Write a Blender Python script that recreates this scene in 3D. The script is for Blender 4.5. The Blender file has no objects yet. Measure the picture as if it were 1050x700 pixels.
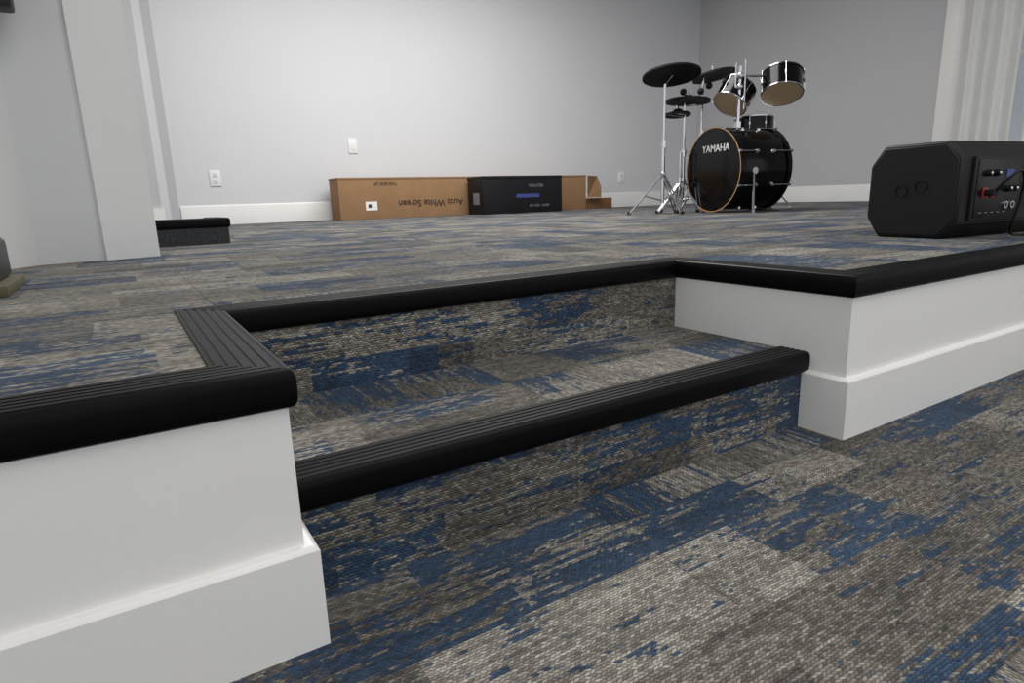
import bpy, bmesh, math, random
from mathutils import Vector, Matrix
random.seed(4)
S=bpy.context.scene
# ------------------------------------------------------------------ dims
H=0.36; HS=0.1766; W=1.1703; D=0.5045; SY=0.0962; BH=0.138; BT=0.015
XC=8.405; YC=6.945; XL=-4.0; YF=-4.0; CZ=3.7
# ------------------------------------------------------------------ helpers
class NT:
    def __init__(s,name):
        s.m=bpy.data.materials.new(name); s.m.use_nodes=True
        s.t=s.m.node_tree; s.b=s.t.nodes['Principled BSDF']
    def n(s,ty,**k):
        x=s.t.nodes.new(ty)
        for a,v in k.items(): setattr(x,a,v)
        return x
    def put(s,inp,v):
        if isinstance(v,bpy.types.NodeSocket): s.t.links.new(v,inp)
        else: inp.default_value=v
    def M(s,op,a,b=None,c=None,clamp=False):
        x=s.n('ShaderNodeMath',operation=op); x.use_clamp=clamp
        for i,v in enumerate((a,b,c)):
            if v is not None: s.put(x.inputs[i],v)
        return x.outputs[0]
    def vec(s,a,b,c=0.0):
        x=s.n('ShaderNodeCombineXYZ')
        for i,v in enumerate((a,b,c)): s.put(x.inputs[i],v)
        return x.outputs[0]
    def white(s,a,b,c=0.0):
        x=s.n('ShaderNodeTexWhiteNoise',noise_dimensions='3D'); s.put(x.inputs['Vector'],s.vec(a,b,c)); return x.outputs['Value']
    def noise(s,v,scale,detail=2.0,rough=.5):
        x=s.n('ShaderNodeTexNoise'); s.put(x.inputs['Vector'],v)
        x.inputs['Scale'].default_value=scale; x.inputs['Detail'].default_value=detail; x.inputs['Roughness'].default_value=rough
        return x.outputs['Fac']
    def mix(s,f,a,b):
        x=s.n('ShaderNodeMix',data_type='RGBA'); s.put(x.inputs[0],f); s.put(x.inputs[6],a); s.put(x.inputs[7],b); return x.outputs[2]
    def rng(s,v,a,b,c=0.,d=1.,interp='LINEAR'):
        x=s.n('ShaderNodeMapRange',interpolation_type=interp); s.put(x.inputs[0],v)
        for i,q in enumerate((a,b,c,d)): x.inputs[i+1].default_value=q
        return x.outputs[0]
    def bump(s,h,dist,st=1.0):
        x=s.n('ShaderNodeBump'); s.put(x.inputs['Height'],h); x.inputs['Distance'].default_value=dist; x.inputs['Strength'].default_value=st
        s.t.links.new(x.outputs[0],s.b.inputs['Normal'])
def C(r,g,b): # srgb 0-255 -> linear
    f=lambda v:(v/255/12.92 if v/255<=.04045 else ((v/255+.055)/1.055)**2.4)
    return (f(r),f(g),f(b),1)
def simple(name,col,rough=.5,metal=0.,var=.06,scale=8.,bump=0.,bscale=200.,spec=.5,coat=0.):
    t=NT(name); geo=t.n('ShaderNodeNewGeometry')
    f=t.noise(geo.outputs['Position'],scale,3.)
    a=tuple(c*(1-var) for c in col[:3])+(1,); b=tuple(min(1,c*(1+var)) for c in col[:3])+(1,)
    t.put(t.b.inputs['Base Color'],t.mix(t.rng(f,.3,.7),a,b))
    t.b.inputs['Roughness'].default_value=rough; t.b.inputs['Metallic'].default_value=metal
    t.b.inputs['Specular IOR Level'].default_value=spec; t.b.inputs['Coat Weight'].default_value=coat
    if bump: t.bump(t.noise(geo.outputs['Position'],bscale,3.),bump)
    return t.m
# ------------------------------------------------------------------ carpet
def carpet():
    t=NT('carpet_weave'); geo=t.n('ShaderNodeNewGeometry'); sp=t.n('ShaderNodeSeparateXYZ'); nz=t.n('ShaderNodeSeparateXYZ')
    t.t.links.new(geo.outputs['Position'],sp.inputs[0]); t.t.links.new(geo.outputs['True Normal'],nz.inputs[0])
    x=t.M('ADD',sp.outputs[0],20.0); y=t.M('ADD',t.M('ADD',sp.outputs[1],sp.outputs[2]),20.0)
    TS=.5
    tx=t.M('FLOOR',t.M('DIVIDE',x,TS)); ty=t.M('FLOOR',t.M('DIVIDE',y,TS))
    turn=t.M('MULTIPLY',t.M('GREATER_THAN',t.white(tx,ty,1.9),.70),t.M('GREATER_THAN',nz.outputs[2],.5))
    def sw(a,b):
        d=t.M('SUBTRACT',b,a); return t.M('MULTIPLY_ADD',d,turn,a)
    n1=t.M('MULTIPLY',t.M('SUBTRACT',t.noise(geo.outputs['Position'],150.,1.),.5),.0035)
    n2=t.M('MULTIPLY',t.M('SUBTRACT',t.noise(t.vec(x,y,3.),130.,1.),.5),.0025)
    u0=sw(x,y); v0=sw(y,t.M('ADD',x,3.17))
    u=t.M('ADD',u0,n1); v=t.M('ADD',v0,n2)
    RW=.0048
    rv=t.M('DIVIDE',v,RW); row=t.M('FLOOR',rv); fr=t.M('FRACT',rv); par=t.M('MODULO',row,2.)
    # slanted yarn: rows lean alternately, giving a herringbone knit
    lean=t.M('MULTIPLY',t.M('SUBTRACT',fr,.5),t.M('MULTIPLY_ADD',par,1.3,-.65))
    ou=t.M('ADD',t.M('ADD',t.M('DIVIDE',u,.0080),t.M('MULTIPLY',par,.5)),lean); col=t.M('FLOOR',ou)
    r1=t.white(col,row,1.); r2=t.white(col,row,2.)
    by=t.M('FLOOR',t.M('DIVIDE',v0,.065)); bx=t.M('FLOOR',t.M('ADD',t.M('DIVIDE',u0,.16),t.white(by,5.,5.)))
    cy=t.M('FLOOR',t.M('DIVIDE',v0,.17)); cx=t.M('FLOOR',t.M('ADD',t.M('DIVIDE',u0,.28),t.white(cy,6.,6.)))
    p1=t.white(bx,by,7.); p2=t.white(cx,cy,8.); g1=t.white(bx,by,9.); g2=t.white(cx,cy,10.)
    patch=t.M('MULTIPLY_ADD',p2,.62,t.M('MULTIPLY',p1,.38))
    row2=t.M('FLOOR',t.M('DIVIDE',row,2.))
    st=t.noise(t.vec(t.M('MULTIPLY',u0,7.),t.M('MULTIPLY',row2,7.31),0.),1.,1.,.5)
    stb=t.noise(t.vec(t.M('MULTIPLY',u0,24.),t.M('MULTIPLY',row,5.17),4.),1.,1.,.5)
    st2=t.noise(t.vec(t.M('MULTIPLY',u0,10.),t.M('MULTIPLY',row,3.77),9.),1.,1.,.6)
    bv=t.M('ADD',patch,t.M('ADD',t.M('MULTIPLY',t.M('SUBTRACT',st,.5),1.25),t.M('ADD',t.M('MULTIPLY',t.M('SUBTRACT',stb,.5),.9),t.M('MULTIPLY',t.M('SUBTRACT',r1,.5),.2))))
    blue=t.rng(bv,.59,.66)
    gv=t.M('ADD',t.M('MULTIPLY_ADD',g2,.38,t.M('MULTIPLY',g1,.20)),t.M('ADD',t.M('MULTIPLY',t.M('SUBTRACT',st2,.5),.75),t.M('MULTIPLY',r2,.44)))
    cr=t.n('ShaderNodeValToRGB'); t.put(cr.inputs[0],gv)
    e=cr.color_ramp.elements
    e[0].position=.08; e[0].color=C(68,65,61); e[1].position=.98; e[1].color=C(190,186,176)
    q=e.new(.40); q.color=C(106,101,94); q=e.new(.66); q.color=C(142,137,128)
    bc=t.mix(t.M('MULTIPLY_ADD',r2,.6,t.M('MULTIPLY',g1,.4)),C(20,43,68),C(44,82,118))
    colr=t.mix(t.M('MULTIPLY',blue,.93),cr.outputs[0],bc)
    fu=t.M('ABSOLUTE',t.M('SUBTRACT',t.M('FRACT',ou),.5)); fv=t.M('ABSOLUTE',t.M('SUBTRACT',fr,.5))
    hu=t.rng(fu,.26,.5,1.,0.,'SMOOTHSTEP'); hv=t.rng(fv,.18,.5,1.,0.,'SMOOTHSTEP')
    hh=t.M('MULTIPLY',hu,hv)
    colr=t.mix(t.rng(hh,0,.55,.0,1.),t.mix(.66,colr,C(24,22,21)),colr)  # shade in the gaps between loops is mixed into the yarn colour
    sx=t.M('ABSOLUTE',t.M('SUBTRACT',t.M('FRACT',t.M('DIVIDE',x,TS)),.5)); sy=t.M('ABSOLUTE',t.M('SUBTRACT',t.M('FRACT',t.M('DIVIDE',y,TS)),.5))
    seam=t.rng(t.M('MAXIMUM',sx,sy),.4955,.5,0.,.6)
    colr=t.mix(seam,colr,C(26,25,25))
    t.put(t.b.inputs['Base Color'],colr); t.b.inputs['Roughness'].default_value=.85
    t.b.inputs['Specular IOR Level'].default_value=.22; t.b.inputs['Sheen Weight'].default_value=.06
    fz=t.noise(geo.outputs['Position'],1100.,2.)
    t.bump(t.M('MULTIPLY_ADD',fz,.4,hh),.0018,.8)
    return t.m
M_carpet=carpet()
M_white=simple('painted_white_wood',C(230,229,227),.38,var=.015,scale=3.,bump=.0004,bscale=60.)
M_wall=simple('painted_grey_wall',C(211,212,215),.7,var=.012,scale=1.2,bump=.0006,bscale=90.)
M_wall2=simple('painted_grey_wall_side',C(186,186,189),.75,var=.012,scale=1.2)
M_recess=simple('pale_grey_shade_and_sockets',C(208,209,211),.6,var=.012,scale=1.2)  # pillar's middle face: its shade put into the colour; sockets share this grey
M_pillar=simple('painted_white_pillar',C(232,232,231),.6,var=.012,scale=1.2)
M_rub=simple('black_rubber_nosing',C(7,7,8),.40,var=.15,scale=40.,bump=.0002,bscale=500.,spec=.11)
M_card=simple('cardboard',C(146,114,84),.85,var=.06,scale=10.,spec=.2)
M_card2=simple('cardboard_inner',C(118,86,60),.85,var=.06,scale=10.,spec=.2)
M_ink=simple('dark_print',C(60,44,32),.8)
M_blackbox=simple('black_printed_carton',C(18,18,22),.5,spec=.35)
M_char=simple('charcoal_carpet',C(66,68,72),.95,var=.5,scale=160.,bump=.002,bscale=300.,spec=.1)
M_plate=simple('white_plastic',C(232,232,230),.4,var=.01)
M_black=simple('black_lacquer',C(4,4,5),.16,var=.1,spec=.22)
M_blackm=simple('black_matte_plastic',C(15,15,17),.45,var=.1,bump=.0006,bscale=900.,spec=.34)
M_rubp=simple('black_rubber_pad',C(9,9,10),.6,var=.1,spec=.3)
M_blacks=simple('black_satin_plastic',C(10,10,11),.35,var=.1,spec=.35)
M_chrome=simple('chrome',C(205,205,210),.14,1.,var=.02)
M_skin=simple('drum_head_cream',C(190,164,128),.45,var=.05)
M_wood=simple('maple_hoop',C(178,140,96),.35,var=.1,scale=30.)
M_olive=simple('stained_wood_base',C(84,78,56),.6,var=.15,scale=30.)
M_red=simple('red_plastic',C(140,34,32),.4)
M_blue=simple('blue_print',C(62,70,132),.5)
M_grey=simple('grey_print',C(120,122,128),.5)

def obj(name,mesh,parent=None,mats=()):
    o=bpy.data.objects.new(name,mesh); S.collection.objects.link(o)
    for m in mats: mesh.materials.append(m)
    if parent: o.parent=parent
    return o
def empty(name,loc=(0,0,0),rz=0.,sc=1.):
    o=bpy.data.objects.new(name,None); S.collection.objects.link(o); o.location=loc; o.rotation_euler=(0,0,rz); o.scale=(sc,)*3
    o.empty_display_size=.1; return o
def frombm(name,bm,parent=None,mats=(),smooth=False):
    bmesh.ops.recalc_face_normals(bm,faces=bm.faces[:])
    me=bpy.data.meshes.new(name); bm.to_mesh(me); bm.free()
    if smooth:
        for p in me.polygons: p.use_smooth=True
    o=obj(name,me,parent,mats)
    if smooth:
        try: me.set_sharp_from_angle(angle=math.radians(30))
        except Exception: pass
    return o
def box(name,a,b,mat,parent=None,bev=0.,seg=2):
    bm=bmesh.new(); bmesh.ops.create_cube(bm,size=1.)
    for v in bm.verts:
        v.co=Vector([a[i]+(v.co[i]+.5)*(b[i]-a[i]) for i in range(3)])
    if bev: bmesh.ops.bevel(bm,geom=bm.edges[:],offset=bev,segments=seg,affect='EDGES',profile=.6)
    return frombm(name,bm,parent,[mat],smooth=bool(bev))
def prism(name,pts,z0,z1,mats,parent=None,facemat=None):
    bm=bmesh.new(); lo=[bm.verts.new((p[0],p[1],z0)) for p in pts]; hi=[bm.verts.new((p[0],p[1],z1)) for p in pts]
    n=len(pts); bm.faces.new(lo[::-1]); top=bm.faces.new(hi)
    for i in range(n):
        f=bm.faces.new((lo[i],lo[(i+1)%n],hi[(i+1)%n],hi[i]))
        if facemat: f.material_index=facemat[i]
    return frombm(name,bm,parent,mats)
def sweep(name,path,prof,mat,parent=None,closed=False,smooth=True):
    """profile (outward,z) swept along an xy(z) polyline with mitred corners; outward = right of travel"""
    bm=bmesh.new(); rings=[]
    n=len(path)
    for i,p in enumerate(path):
        ns=[]
        for j in ((i-1,i),(i,i+1)):
            if 0<=j[0] and j[1]<n:
                d=(Vector(path[j[1]][:2])-Vector(path[j[0]][:2])).normalized(); ns.append(Vector((d.y,-d.x)))
        m=ns[0] if len(ns)==1 else (ns[0]+ns[1])/(1+ns[0].dot(ns[1]))
        rings.append([bm.verts.new((p[0]+m.x*q[0],p[1]+m.y*q[0],p[2]+q[1])) for q in prof])
    k=len(prof)
    for a,b in zip(rings,rings[1:]):
        for i in range(k): bm.faces.new((a[i],a[(i+1)%k],b[(i+1)%k],b[i]))
    bm.faces.new(rings[0]); bm.faces.new(rings[-1][::-1])
    return frombm(name,bm,parent,[mat],smooth=smooth)
def basis(z,roll=0.):
    z=Vector(z).normalized(); up=Vector((0,0,1)) if abs(z.z)<.95 else Vector((0,1,0))
    x=up.cross(z).normalized(); y=z.cross(x)
    return Matrix((x,y,z)).transposed()
def cyl(bm,p,q,r,r2=None,n=16,cap=True,mi=0):
    p=Vector(p);q=Vector(q);r2=r if r2 is None else r2
    B=basis(q-p); a=[];b=[]
    for i in range(n):
        w=2*math.pi*i/n; v=Vector((math.cos(w),math.sin(w),0))
        a.append(bm.verts.new(p+B@(v*r))); b.append(bm.verts.new(q+B@(v*r2)))
    fs=[bm.faces.new((a[i],a[(i+1)%n],b[(i+1)%n],b[i])) for i in range(n)]
    if cap: fs+= [bm.faces.new(a[::-1]),bm.faces.new(b)]
    for f in fs: f.material_index=mi
def lathe(bm,c,axis,prof,n=48,mi=0,mis=None):
    """prof list of (radius, along)"""
    c=Vector(c);B=basis(axis); rings=[]
    for (r,h) in prof:
        if r<1e-6: rings.append([bm.verts.new(c+B@Vector((0,0,h)))])
        else: rings.append([bm.verts.new(c+B@Vector((r*math.cos(2*math.pi*i/n),r*math.sin(2*math.pi*i/n),h))) for i in range(n)])
    for k,(a,b) in enumerate(zip(rings,rings[1:])):
        for i in range(n):
            j=(i+1)%n
            if len(a)==1 and len(b)==1: continue
            if len(a)==1: f=bm.faces.new((a[0],b[j],b[i]))
            elif len(b)==1: f=bm.faces.new((a[i],a[j],b[0]))
            else: f=bm.faces.new((a[i],a[j],b[j],b[i]))
            f.material_index=mis[k] if mis else mi
def ball(bm,c,r,mi=0,n=10):
    m=bmesh.ops.create_uvsphere(bm,u_segments=n,v_segments=n//2+2,radius=r)
    for v in m['verts']:
        v.co+=Vector(c)
        for f in v.link_faces: f.material_index=mi
def text(name,body,size,M,mat,parent,ext=.0006,off=0.):
    cu=bpy.data.curves.new(name,'FONT'); cu.body=body; cu.size=size; cu.extrude=ext; cu.offset=off; cu.align_x='CENTER'; cu.align_y='CENTER'
    o=bpy.data.objects.new(name,cu); S.collection.objects.link(o); cu.materials.append(mat); o.parent=parent; o.matrix_local=M; return o
def frame(o,xd,yd):
    x=Vector(xd).normalized();z=x.cross(Vector(yd)).normalized();y=z.cross(x)
    m=Matrix((x,y,z)).transposed().to_4x4(); m.translation=Vector(o); return m
# ------------------------------------------------------------------ room
box('floor',(XL,YF,-.1),(XC+.2,.6,0),M_carpet)
outline=[(XL,0),(0,0),(0,D),(W,D),(W,0),(XC,0),(XC,YC),(XL,YC)]
stage=empty('stage_platform')
bm=bmesh.new(); hi=[bm.verts.new((p[0],p[1],H)) for p in outline]; lo=[bm.verts.new((p[0],p[1],0.)) for p in outline]
f=bm.faces.new(hi); f.material_index=0
fm=[1,1,0,1,1,1,1,1]
for i in range(8):
    f=bm.faces.new((lo[i],lo[(i+1)%8],hi[(i+1)%8],hi[i])); f.material_index=fm[i]
frombm('deck',bm,stage,[M_carpet,M_white])
# ribbed rubber nosing profile (outward, z)
prof=[(-.072,-.001),(-.071,.0028)]
for k in range(5):
    c=-.066+k*.0135; prof+=[(c,.0028),(c+.0012,.0043),(c+.0093,.0043),(c+.0105,.0028)]
prof+=[(.002,.004),(.0062,.0022),(.0088,-.0015),(.0102,-.006),(.0106,-.012),(.0106,-.020),(.0104,-.030),(.0092,-.037),(.006,-.042),(.001,-.0445),(-.004,-.0445),(-.004,-.001)]
sweep('nosing',[(XL,0,H),(0,0,H),(0,D,H),(W,D,H),(W,0,H),(XC,0,H)],prof,M_rub,stage)
bp=[(0,0),(BT,0),(BT,BH-.006),(BT-.003,BH-.002),(BT-.007,BH),(0,BH)]
sweep('base_trim_a',[(XL,0,0),(0,0,0),(0,SY-.001,0)],bp,M_white,stage)
sweep('base_trim_b',[(W,SY-.001,0),(W,0,0),(XC,0,0)],bp,M_white,stage)
step=empty('carpeted_step')
box('tread',(0.001,SY,0),(W-.001,D-.0005,HS),M_carpet,step)
sweep('nosing',[(.001,SY,HS),(W-.001,SY,HS)],prof,M_rub,step)
# walls
box('wall_back',(XL,YC,0),(XC+.2,YC+.15,CZ),M_wall)
wr=empty('wall_right')
WY0,WY1,WZ0,WZ1=.6,3.04,H+.35,3.3
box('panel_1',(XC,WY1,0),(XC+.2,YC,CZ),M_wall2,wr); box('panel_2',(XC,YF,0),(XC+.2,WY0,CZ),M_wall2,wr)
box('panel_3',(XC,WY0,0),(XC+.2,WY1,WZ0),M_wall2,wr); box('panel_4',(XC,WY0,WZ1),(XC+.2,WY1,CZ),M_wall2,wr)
box('ceiling',(XL,YF,CZ),(XC+.2,YC+.15,CZ+.1),M_plate)
wb=[(0,0),(.018,0),(.018,.17),(.013,.185),(.013,.2),(.006,.215),(0,.218)]
sweep('baseboard_back',[(.48,YC,H),(XC,YC,H)],wb,M_white)
sweep('baseboard_right',[(XC,YC-.02,H),(XC,WY1+.2,H)],wb,M_white)
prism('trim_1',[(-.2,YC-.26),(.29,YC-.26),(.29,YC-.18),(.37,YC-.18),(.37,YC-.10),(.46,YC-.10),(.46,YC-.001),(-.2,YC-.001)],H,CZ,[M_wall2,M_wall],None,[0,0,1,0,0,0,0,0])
prism('baseboard_left',[(-.2,YC-.29),(.31,YC-.29),(.31,YC-.261),(-.2,YC-.261)],H,H+.2,[M_white])
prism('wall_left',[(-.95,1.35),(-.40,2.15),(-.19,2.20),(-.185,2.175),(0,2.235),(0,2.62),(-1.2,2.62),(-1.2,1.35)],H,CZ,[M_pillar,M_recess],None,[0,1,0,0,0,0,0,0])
# window
wi=empty('window_1')
for i,(a,b) in enumerate([(WY1-.06,WY1+.0),(WY0,WY0+.06),(1.80,1.86),(2.30,2.36)]):
    box('frame_v%d'%i,(XC+.05,a,WZ0),(XC+.12,b,WZ1),M_white,wi)
for i,z in enumerate([WZ0,1.9,WZ1-.06]): box('frame_h%d'%i,(XC+.05,WY0,z),(XC+.12,WY1,z+.05),M_white,wi)
box('casing',(XC-.03,WY1,H),(XC,WY1+.20,WZ1+.12),M_white,wi,bev=.006)
box('casing_bead',(XC-.045,WY1,H),(XC-.03,WY1+.05,WZ1+.12),M_white,wi,bev=.004)
box('casing_top',(XC-.025,WY0-.1,WZ1),(XC,WY1,WZ1+.12),M_white,wi,bev=.006)
box('sill',(XC-.06,WY0-.1,WZ0-.04),(XC,WY1,WZ0),M_white,wi,bev=.006)
box('window_backdrop',(XC+1.6,-2.,-.5),(XC+1.7,6.,4.5),simple('window_backdrop_grey',C(200,206,212),.8,var=.04))  # invented backdrop, added to dim the bright sky behind the window
# curtain
t=NT('sheer_curtain'); t.b.inputs['Roughness'].default_value=.9
geo=t.n('ShaderNodeNewGeometry'); tr=t.n('ShaderNodeBsdfTranslucent'); tr.inputs[0].default_value=C(236,236,234)
mx=t.n('ShaderNodeMixShader'); mx.inputs[0].default_value=.35
t.t.links.new(t.b.outputs[0],mx.inputs[1]); t.t.links.new(tr.outputs[0],mx.inputs[2]); t.t.links.new(mx.outputs[0],t.t.nodes['Material Output'].inputs[0])
t.put(t.b.inputs['Base Color'],t.mix(t.noise(geo.outputs['Position'],60.,2.),C(228,227,223),C(242,241,237)))
def curtain(name,y0,y1):
    bm=bmesh.new(); N=120; cols=[]
    for i in range(N+1):
        s=i/N; y=y0+(y1-y0)*s; x=XC-.13+.045*math.sin(s*math.pi*2*((y1-y0)/.15))+.015*math.sin(s*37)
        cols.append([bm.verts.new((x,y,z)) for z in (H+.02,1.5,WZ1+.1)])
    for a,b in zip(cols,cols[1:]):
        for k in range(2): bm.faces.new((a[k],b[k],b[k+1],a[k+1]))
    return frombm(name,bm,None,[t.m],smooth=True)
curtain('curtain',2.42,3.0); curtain('curtain.001',.75,1.5)
# ------------------------------------------------------------------ low side step
sb=empty('carpeted_block_step')
box('core',(-.1,2.93,H),(.37,3.35,H+.13),M_char,sb)
sweep('nosing',[(-.1,2.93,H+.13),(.37,2.93,H+.13),(.37,3.35,H+.13)],prof,M_rub,sb)
# outlets
def plate(name,x,z,duplex):
    e=empty(name,(x,YC,z))
    box('plate',(-.055,-.012,-.085),(.055,0,.085),M_plate,e,bev=.004)
    if duplex:
        for s in (-.035,.035): box('socket%d'%(s>0),(-.024,-.015,s-.024),(.024,-.011,s+.024),M_recess,e,bev=.002)
    else: box('rocker',(-.02,-.016,-.045),(.02,-.011,.045),M_plate,e,bev=.002)
plate('wall_outlet',.86,.36+.50,True); plate('wall_switch',2.43,1.22,False); plate('wall_outlet.001',6.72,.36+.45,True)
# ------------------------------------------------------------------ cartons
cb=empty('cardboard_box')
box('body',(2.055,6.45,H),(5.62,6.79,H+.47),M_card,cb,bev=.004)
box('lid',(2.05,6.445,H+.455),(5.62,6.795,H+.476),M_card,cb,bev=.003)
box('label',(2.36,6.447,H+.10),(2.50,6.4495,H+.20),M_plate,cb)
box('label_mark',(2.39,6.445,H+.13),(2.43,6.4465,H+.17),M_ink,cb)
text('print_1','Auto White Screen',.11,frame((3.2,6.446,H+.17),(-1,0,0),(0,0,-1)),M_ink,cb,off=.001)
text('print_2','FRAGILE',.06,frame((4.2,6.443,H+.38),(-1,0,0),(0,0,-1)),M_ink,cb)
text('print_3','THIS SIDE UP',.05,frame((2.62,6.446,H+.40),(-1,0,0),(0,0,-1)),M_ink,cb)
f2=empty('flattened_carton')
box('body',(5.66,6.5,H),(6.15,6.8,H+.15),M_card2,f2,bev=.004)
bm=bmesh.new(); vs=[bm.verts.new(p) for p in [(5.64,6.44,H+.47),(5.64,6.44,H+.16),(5.86,6.40,H+.16),(5.86,6.40,H+.30),(5.80,6.42,H+.46)]]; bm.faces.new(vs)
bmesh.ops.solidify(bm,geom=bm.faces[:],thickness=.008); frombm('flap',bm,f2,[M_card])
bk=empty('black_carton')
box('body',(3.68,6.0,H),(4.86,6.39,H+.46),M_blackbox,bk,bev=.006)
box('tape',(3.675,5.996,H+.425),(4.865,6.392,H+.445),M_blackm,bk)
text('print_1','THEATER',.055,frame((4.45,5.998,H+.33),(1,0,0),(0,0,1)),M_grey,bk)
box('picture',(4.15,5.994,H+.19),(4.50,5.9985,H+.235),M_blue,bk)
text('print_2','4K HDR  LASER',.045,frame((4.5,5.998,H+.09),(1,0,0),(0,0,1)),M_grey,bk)
box('side_label',(3.677,6.1,H+.12),(3.6795,6.25,H+.26),M_grey,bk)
# ------------------------------------------------------------------ wall speaker and base at far left
wsp=empty('wall_speaker')
box('body',(-.62,1.96,1.195),(-.318,2.06,1.5),M_blackm,wsp,bev=.012)
box('bracket',(-.5,2.05,1.3),(-.45,2.14,1.36),M_blacks,wsp)
sw=empty('subwoofer')
box('base',(-.80,1.10,H),(-.372,1.45,H+.026),M_olive,sw,bev=.005)
box('cabinet',(-.78,1.12,H+.024),(-.395,1.43,H+.13),M_blacks,sw,bev=.02,seg=3)
# ------------------------------------------------------------------ PA speaker lying on its side
sp=empty('pa_speaker',(2.275,.292,H),math.radians(-7))
dep,hgt,L=.33,.33,.62
sec=[(0.0,.055),(.0,.275),(.05,hgt),(dep-.05,hgt),(dep,hgt-.07),(dep,.07),(dep-.05,0),(.05,0)]
bm=bmesh.new(); rings=[]
for xx,ins in [(0,.010),(.010,0),(L-.010,0),(L,.010)]:
    cyy,czz=dep/2,hgt/2
    rings.append([bm.verts.new((xx,cyy+(a-cyy)*(1-ins/cyy),czz+(b-czz)*(1-ins/czz))) for a,b in sec])
for a,b in zip(rings,rings[1:]):
    for i in range(8): bm.faces.new((a[i],a[(i+1)%8],b[(i+1)%8],b[i]))
bm.faces.new(rings[0][::-1]); bm.faces.new(rings[-1])
bmesh.ops.bevel(bm,geom=bm.edges[:],offset=.004,segments=2,affect='EDGES')
for v in bm.verts: v.co.z=max(v.co.z,0)
frombm('cabinet',bm,sp,[M_blackm],smooth=True)
bm=bmesh.new()
for yy,zz in ((.13,.18),(.20,.165)):
    lathe(bm,(-.002,yy,zz),(-1,0,0),[(.0,-.02),(.019,-.02),(.019,.001),(.023,.001),(.023,-.004)],n=24)
frombm('pole_sockets',bm,sp,[M_blacks],smooth=True)
box('rear_panel',(.06,-.010,.06),(.33,.004,.275),M_blackm,sp,bev=.004)
box('rear_plate',(.075,-.013,.07),(.315,-.008,.265),M_blacks,sp,bev=.002)
box('power_socket',(.105,-.019,.135),(.135,-.012,.17),M_red,sp,bev=.003)
box('power_switch',(.155,-.019,.135),(.17,-.012,.155),M_red,sp,bev=.003)
box('display',(.235,-.016,.205),(.28,-.012,.232),M_blue,sp)
for k in range(5): box('legend_%d'%k,(.10+.035*k,-.0145,.085),(.115+.035*k,-.0128,.088),M_grey,sp)
bm=bmesh.new()
for a,b in ((.12,.22),(.17,.22),(.25,.165),(.285,.165)):
    cyl(bm,(a,-.012,b),(a,-.03,b),.012,.010,16)
    cyl(bm,(a,-.03,b),(a,-.032,b),.005,.004,12,mi=1)
for a,b in ((.25,.11),(.29,.11)): lathe(bm,(a,-.012,b),(0,-1,0),[(.013,0),(.013,.006),(.008,.006),(.008,-.002),(0,-.002)],n=20,mi=1)
frombm('knobs_and_jacks',bm,sp,[M_blackm,M_chrome],smooth=True)
box('handle_recess',(.40,-.004,.10),(.56,.002,.235),M_blacks,sp,bev=.004)
box('handle_bar',(.42,-.016,.155),(.54,-.003,.18),M_blackm,sp,bev=.006)
def cable(name,pts,r,mat,parent=None):
    cu=bpy.data.curves.new(name,'CURVE'); cu.dimensions='3D'; cu.bevel_depth=r; cu.bevel_resolution=3
    s=cu.splines.new('NURBS'); s.points.add(len(pts)-1); s.order_u=4; s.use_endpoint_u=True
    for p,q in zip(s.points,pts): p.co=(*q,1)
    cu.materials.append(mat); o=bpy.data.objects.new(name,cu); S.collection.objects.link(o); o.parent=parent; return o
box('power_plug',(.107,-.05,.142),(.133,-.018,.163),M_blackm,sp,bev=.004)
cable('power_cable',[(.12,-.045,.152),(.12,-.08,.20),(.15,-.10,.24),(.19,-.10,.20),(.19,-.08,.06),(.19,-.06,.006),(.30,-.07,.006),(.5,-.04,.006),(.8,.0,.006)],.0048,M_blacks,sp)
# ------------------------------------------------------------------ drum kit
T0=5.78; PX=.00905
kit=empty('drum_kit',(4.735,3.176,H),math.radians(-32.1))
def kp(u,z,a=0.):
    k=1+a/T0; e=.186
    return Vector(((u+2.055)*k-2.055,a,e+(z-e)*k))
def P(px,py,a=0.): return kp((px-752)*PX,(217-py)*PX,a)
nrm=Vector((-.93,-.37,0)).normalized(); R=.37
hc=P(729,177,-.1); hc.z=R+.004; ax=-nrm
bm=bmesh.new(); LD=.56
lathe(bm,hc,ax,[(R-.02,.01),(R-.012,.03),(R-.012,LD-.03),(R-.02,LD)],n=64,mi=0)
lathe(bm,hc,ax,[(R-.010,.0),(R-.009,-.006),(R,-.006),(R,.05),(R-.012,.05)],n=64,mis=[3,3,0,0])
lathe(bm,hc,ax,[(R-.018,LD),(R,LD),(R,LD-.045),(R-.012,LD-.045)],n=64,mi=0)
lathe(bm,hc,ax,[(0,.004),(R-.008,.004)],n=64,mi=0); lathe(bm,hc,ax,[(0,LD-.006),(R-.018,LD-.006)],n=64,mi=2)
B=basis(ax)
for i in range(8):
    w=2*math.pi*(i+.5)/8; rad=Vector((math.cos(w),math.sin(w),0))
    a=hc+B@(rad*(R+.006)); 
    cyl(bm,a+ax*-.012,a+ax*.20,.0045,n=8,mi=1); cyl(bm,a+ax*(LD-.2),a+ax*(LD+.012),.0045,n=8,mi=1)
    for h in (.0,LD): cyl(bm,a+ax*(h-.010),a+ax*(h+.010),.013,n=8,mi=1)
    for h in (.17,LD-.21): cyl(bm,hc+B@(rad*(R-.010))+ax*(h+.02),hc+B@(rad*(R+.008))+ax*(h+.02),.020,.014,n=12,mi=1)
frombm('bass_drum',bm,kit,[M_black,M_chrome,M_skin,M_wood],smooth=True)
xd=Vector((0,0,1)).cross(nrm)
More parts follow.
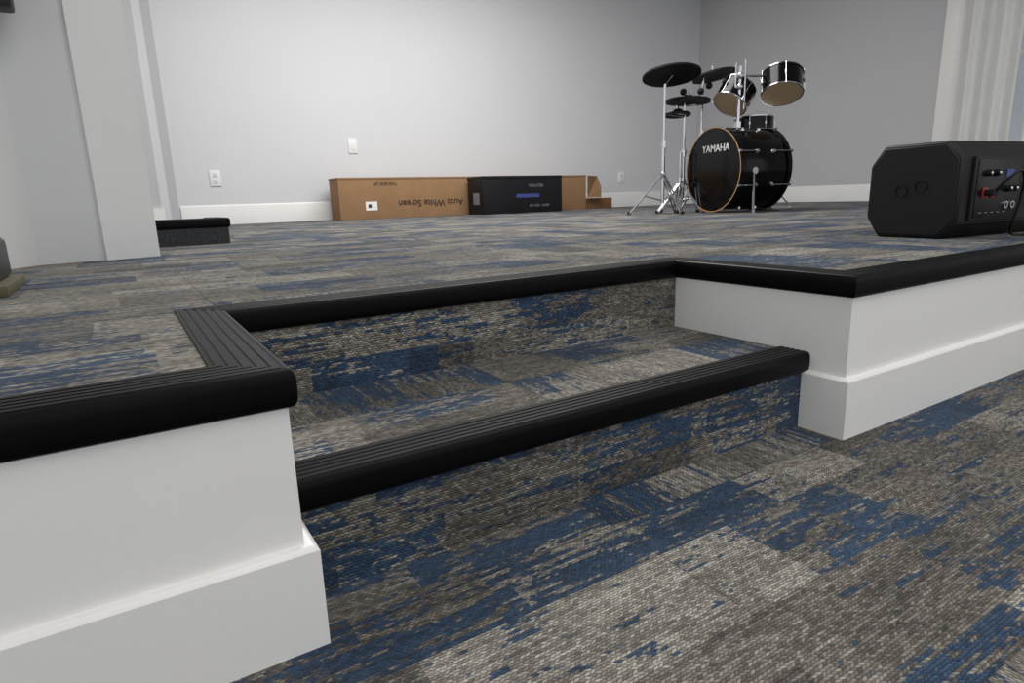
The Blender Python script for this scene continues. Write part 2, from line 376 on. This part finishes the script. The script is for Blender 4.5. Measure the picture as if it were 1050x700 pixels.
text('bass_drum_lettering','YAMAHA',.088,frame(hc+Vector((0,0,.185))+nrm*.001+xd*.03,xd,(0,0,1)),M_plate,kit,ext=.002)
bm=bmesh.new()
side=Vector((nrm.y,-nrm.x,0))
if side.y>0: side=-side
for sgn in (1,-1):
    s0=hc+ax*.16+side*(sgn*(R-.03))+Vector((0,0,-.02)); s1=hc+ax*.02+side*(sgn*(R+.14)); s1.z=.0
    cyl(bm,s0,s1,.011,n=10); cyl(bm,s1,s1+Vector((0,0,.03)),.016,n=10)
    cyl(bm,s0-side*sgn*.02,s0+side*sgn*.02,.03,n=12)
b0=hc+ax*(LD+.05); b0.z=.01
cyl(bm,b0+side*.2,b0-side*.2,.01,n=8)
cyl(bm,b0+ax*.05,b0+ax*.33,.02,n=8); cyl(bm,b0,b0+Vector((0,0,.3)),.01,n=8); cyl(bm,b0+ax*.02+Vector((0,0,.26)),b0+ax*.33+Vector((0,0,.02)),.008,n=8)
frombm('bass_drum_spurs_and_pedal',bm,kit,[M_chrome],smooth=True)
def drum(name,c,axis,r,L,lugs=5,rim=0,hm=2):
    bm=bmesh.new(); c=Vector(c); axis=Vector(axis).normalized()
    lathe(bm,c,axis,[(r-.004,.01),(r-.004,L-.01)],n=48,mi=0)
    for h in (0,L):
        lathe(bm,c,axis,[(r-.006,h-.003),(r+.003,h-.003),(r+.004,h+.0),(r+.004,h+.006 if h==0 else h-.008),(r-.006,h+.006 if h==0 else h-.008)],n=48,mi=1)
    lathe(bm,c,axis,[(0,.0),(r-.006,.0)],n=48,mi=hm); lathe(bm,c,axis,[(0,L-.002),(r-.008,L-.002)],n=48,mi=3)
    B=basis(axis)
    for i in range(lugs):
        w=2*math.pi*(i+.3)/lugs; rad=B@Vector((math.cos(w),math.sin(w),0))
        cyl(bm,c+rad*(r+.006)-axis*.006,c+rad*(r+.006)+axis*(L+.006),.0025,n=8,mi=1)
        cyl(bm,c+rad*(r+.004)+axis*(L*.42),c+rad*(r+.004)+axis*(L*.58),.008,n=10,mi=1)
    frombm(name,bm,kit,[M_black,M_chrome,M_skin,M_plate],smooth=True)
drum('rack_tom_1',P(794,105,.05),(.12,.42,.88),.18,.20)
drum('rack_tom_2',P(743,113,.12),(.55,.35,.80),.155,.20)
drum('snare_drum',P(768,141,.35),(0,.05,1),.18,.14,8,hm=3)
bm=bmesh.new()
top=hc+ax*.24; top.z=2*R-.01
m1=P(765,78,.0); m1.x=top.x+.02
cyl(bm,(m1.x,m1.y,top.z-.02),m1,.014,n=12); cyl(bm,(m1.x,m1.y,top.z-.02),(m1.x,m1.y,top.z+.06),.03,n=12)
cyl(bm,m1+Vector((0,0,-.08)),P(785,88,.1),.011,n=10); cyl(bm,m1+Vector((0,0,-.10)),P(752,102,.15),.011,n=10)
ball(bm,m1+Vector((0,0,-.08)),.032); ball(bm,m1+Vector((0,0,-.17)),.03)
cyl(bm,m1+Vector((.045,0,.06)),m1+Vector((.045,0,-.36)),.009,n=8); cyl(bm,m1+Vector((-.03,.02,.03)),m1+Vector((-.03,.02,-.2)),.007,n=8)
frombm('tom_holder',bm,kit,[M_chrome],smooth=True)
def tripod(bm,x,y,zt,spread=.26,rot=0.,zj=.34,r=.012):
    cyl(bm,(x,y,.10),(x,y,zt*.55),r*1.35,n=12); cyl(bm,(x,y,zt*.5),(x,y,zt),r*.9,n=12)
    cyl(bm,(x,y,zt*.52),(x,y,zt*.58),r*2.1,n=12); ball(bm,(x,y,zj),r*2.2)
    for k in range(3):
        w=rot+k*2.094; e=Vector((x+spread*math.cos(w),y+spread*math.sin(w),.008))
        for o in (-.014,.014):
            t_=Vector((-math.sin(w),math.cos(w),0))*o
            cyl(bm,Vector((x,y,zj))+t_,e+t_,.0075,n=8)
        m=Vector((x,y,zj)).lerp(e,.55); cyl(bm,m,(x,y,.12),.0075,n=8); cyl(bm,e+Vector((0,0,-.008)),e+Vector((0,0,.02)),.018,n=8,mi=1)
def cymbal(name,c,r,tilt,th=.0):
    bm=bmesh.new()
    lathe(bm,c,tilt,[(0,.035),(.03,.03),(.05,.012),(r*.5,.004),(r*.94,-.008),(r,-.014),(r,-.030-th),(r*.9,-.032-th),(r*.4,-.018-th),(0,-.012-th)],n=56)
    cyl(bm,Vector(c)+Vector(tilt).normalized()*.02,Vector(c)+Vector(tilt).normalized()*.07,.012,n=10,mi=1)
    frombm(name,bm,kit,[M_rubp,M_chrome],smooth=True)
s1=P(679,92,.0); s2=P(699,110,.22); s3=P(716,86,.42); s4=P(690,118,.1)
cymbal('cymbal_1',P(685,82,.0),.255,(-.02,.20,1)); cymbal('cymbal_2',P(726,84,.42),.20,(-.16,.12,1)); cymbal('hi_hat',P(702,106,.22),.2,(.03,.02,1),.01)
cymbal('cymbal_pad',P(692,119,.25),.12,(0,.1,1))
bm=bmesh.new()
tripod(bm,s1.x,s1.y,s1.z,.30,.9,.36); cyl(bm,s1,P(686,84,.0),.009,n=8)
tripod(bm,s2.x,s2.y,s2.z,.26,2.2,.30); tripod(bm,s3.x,s3.y,s3.z,.26,.2,.32)
tripod(bm,s4.x+.08,s4.y+.1,s4.z-.35,.24,1.4,.28,.010)
cyl(bm,(s2.x,s2.y,s2.z-.1),P(690,120,.25),.009,n=8)
cyl(bm,(s1.x,s1.y,s1.z-.25),(s2.x,s2.y,s2.z-.12),.009,n=8); cyl(bm,(s2.x,s2.y,s2.z-.02),(s3.x,s3.y,s3.z-.25),.009,n=8)
frombm('cymbal_stands',bm,kit,[M_chrome,M_blackm],smooth=True)
bm=bmesh.new()
for p in (P(722,95,.4),P(714,100,.4),P(697,100,.2),P(738,92,.3)): ball(bm,p,.032)
frombm('clamps',bm,kit,[M_blackm],smooth=True)
# ------------------------------------------------------------------ lights & world
w=bpy.data.worlds.new('world'); S.world=w; w.use_nodes=True
bg=w.node_tree.nodes['Background']; bg.inputs[0].default_value=(.975,.988,1,1); bg.inputs[1].default_value=.95
def area(name,loc,rot,sx,sy,e,col=(1,1,1)):
    l=bpy.data.lights.new(name,'AREA'); l.shape='RECTANGLE'; l.size=sx; l.size_y=sy; l.energy=e; l.color=col
    o=bpy.data.objects.new(name,l); S.collection.objects.link(o); o.location=loc; o.rotation_euler=rot; return o
area('added_ceiling_fill',(1.5,-1.5,CZ-.02),(0,0,0),3.,2.,80,(1,.97,.94))  # added fill light for the front area, no visible fixture
area('added_ceiling_fill.001',(2.8,4.0,CZ-.02),(0,0,0),4.,2.,245,(1,.985,.96))  # added fill light that brightens the deep stage, no visible fixture
# ------------------------------------------------------------------ camera
cd=bpy.data.cameras.new('camera'); cam=bpy.data.objects.new('camera',cd); S.collection.objects.link(cam); S.camera=cam
cd.sensor_width=36.; cd.lens=638.6048/1050*36; cd.clip_start=.02
yaw,pit,rol=.5536,.2258,-.0324
d=Vector((math.sin(yaw)*math.cos(pit),math.cos(yaw)*math.cos(pit),-math.sin(pit))); r0=Vector((math.cos(yaw),-math.sin(yaw),0)); u0=r0.cross(d)
r=r0*math.cos(rol)+u0*math.sin(rol); u=-r0*math.sin(rol)+u0*math.cos(rol)
m=Matrix((r,u,-d)).transposed().to_4x4(); m.translation=Vector((-.1409,-.7316,.5462)); cam.matrix_world=m
S.view_settings.view_transform='Standard'
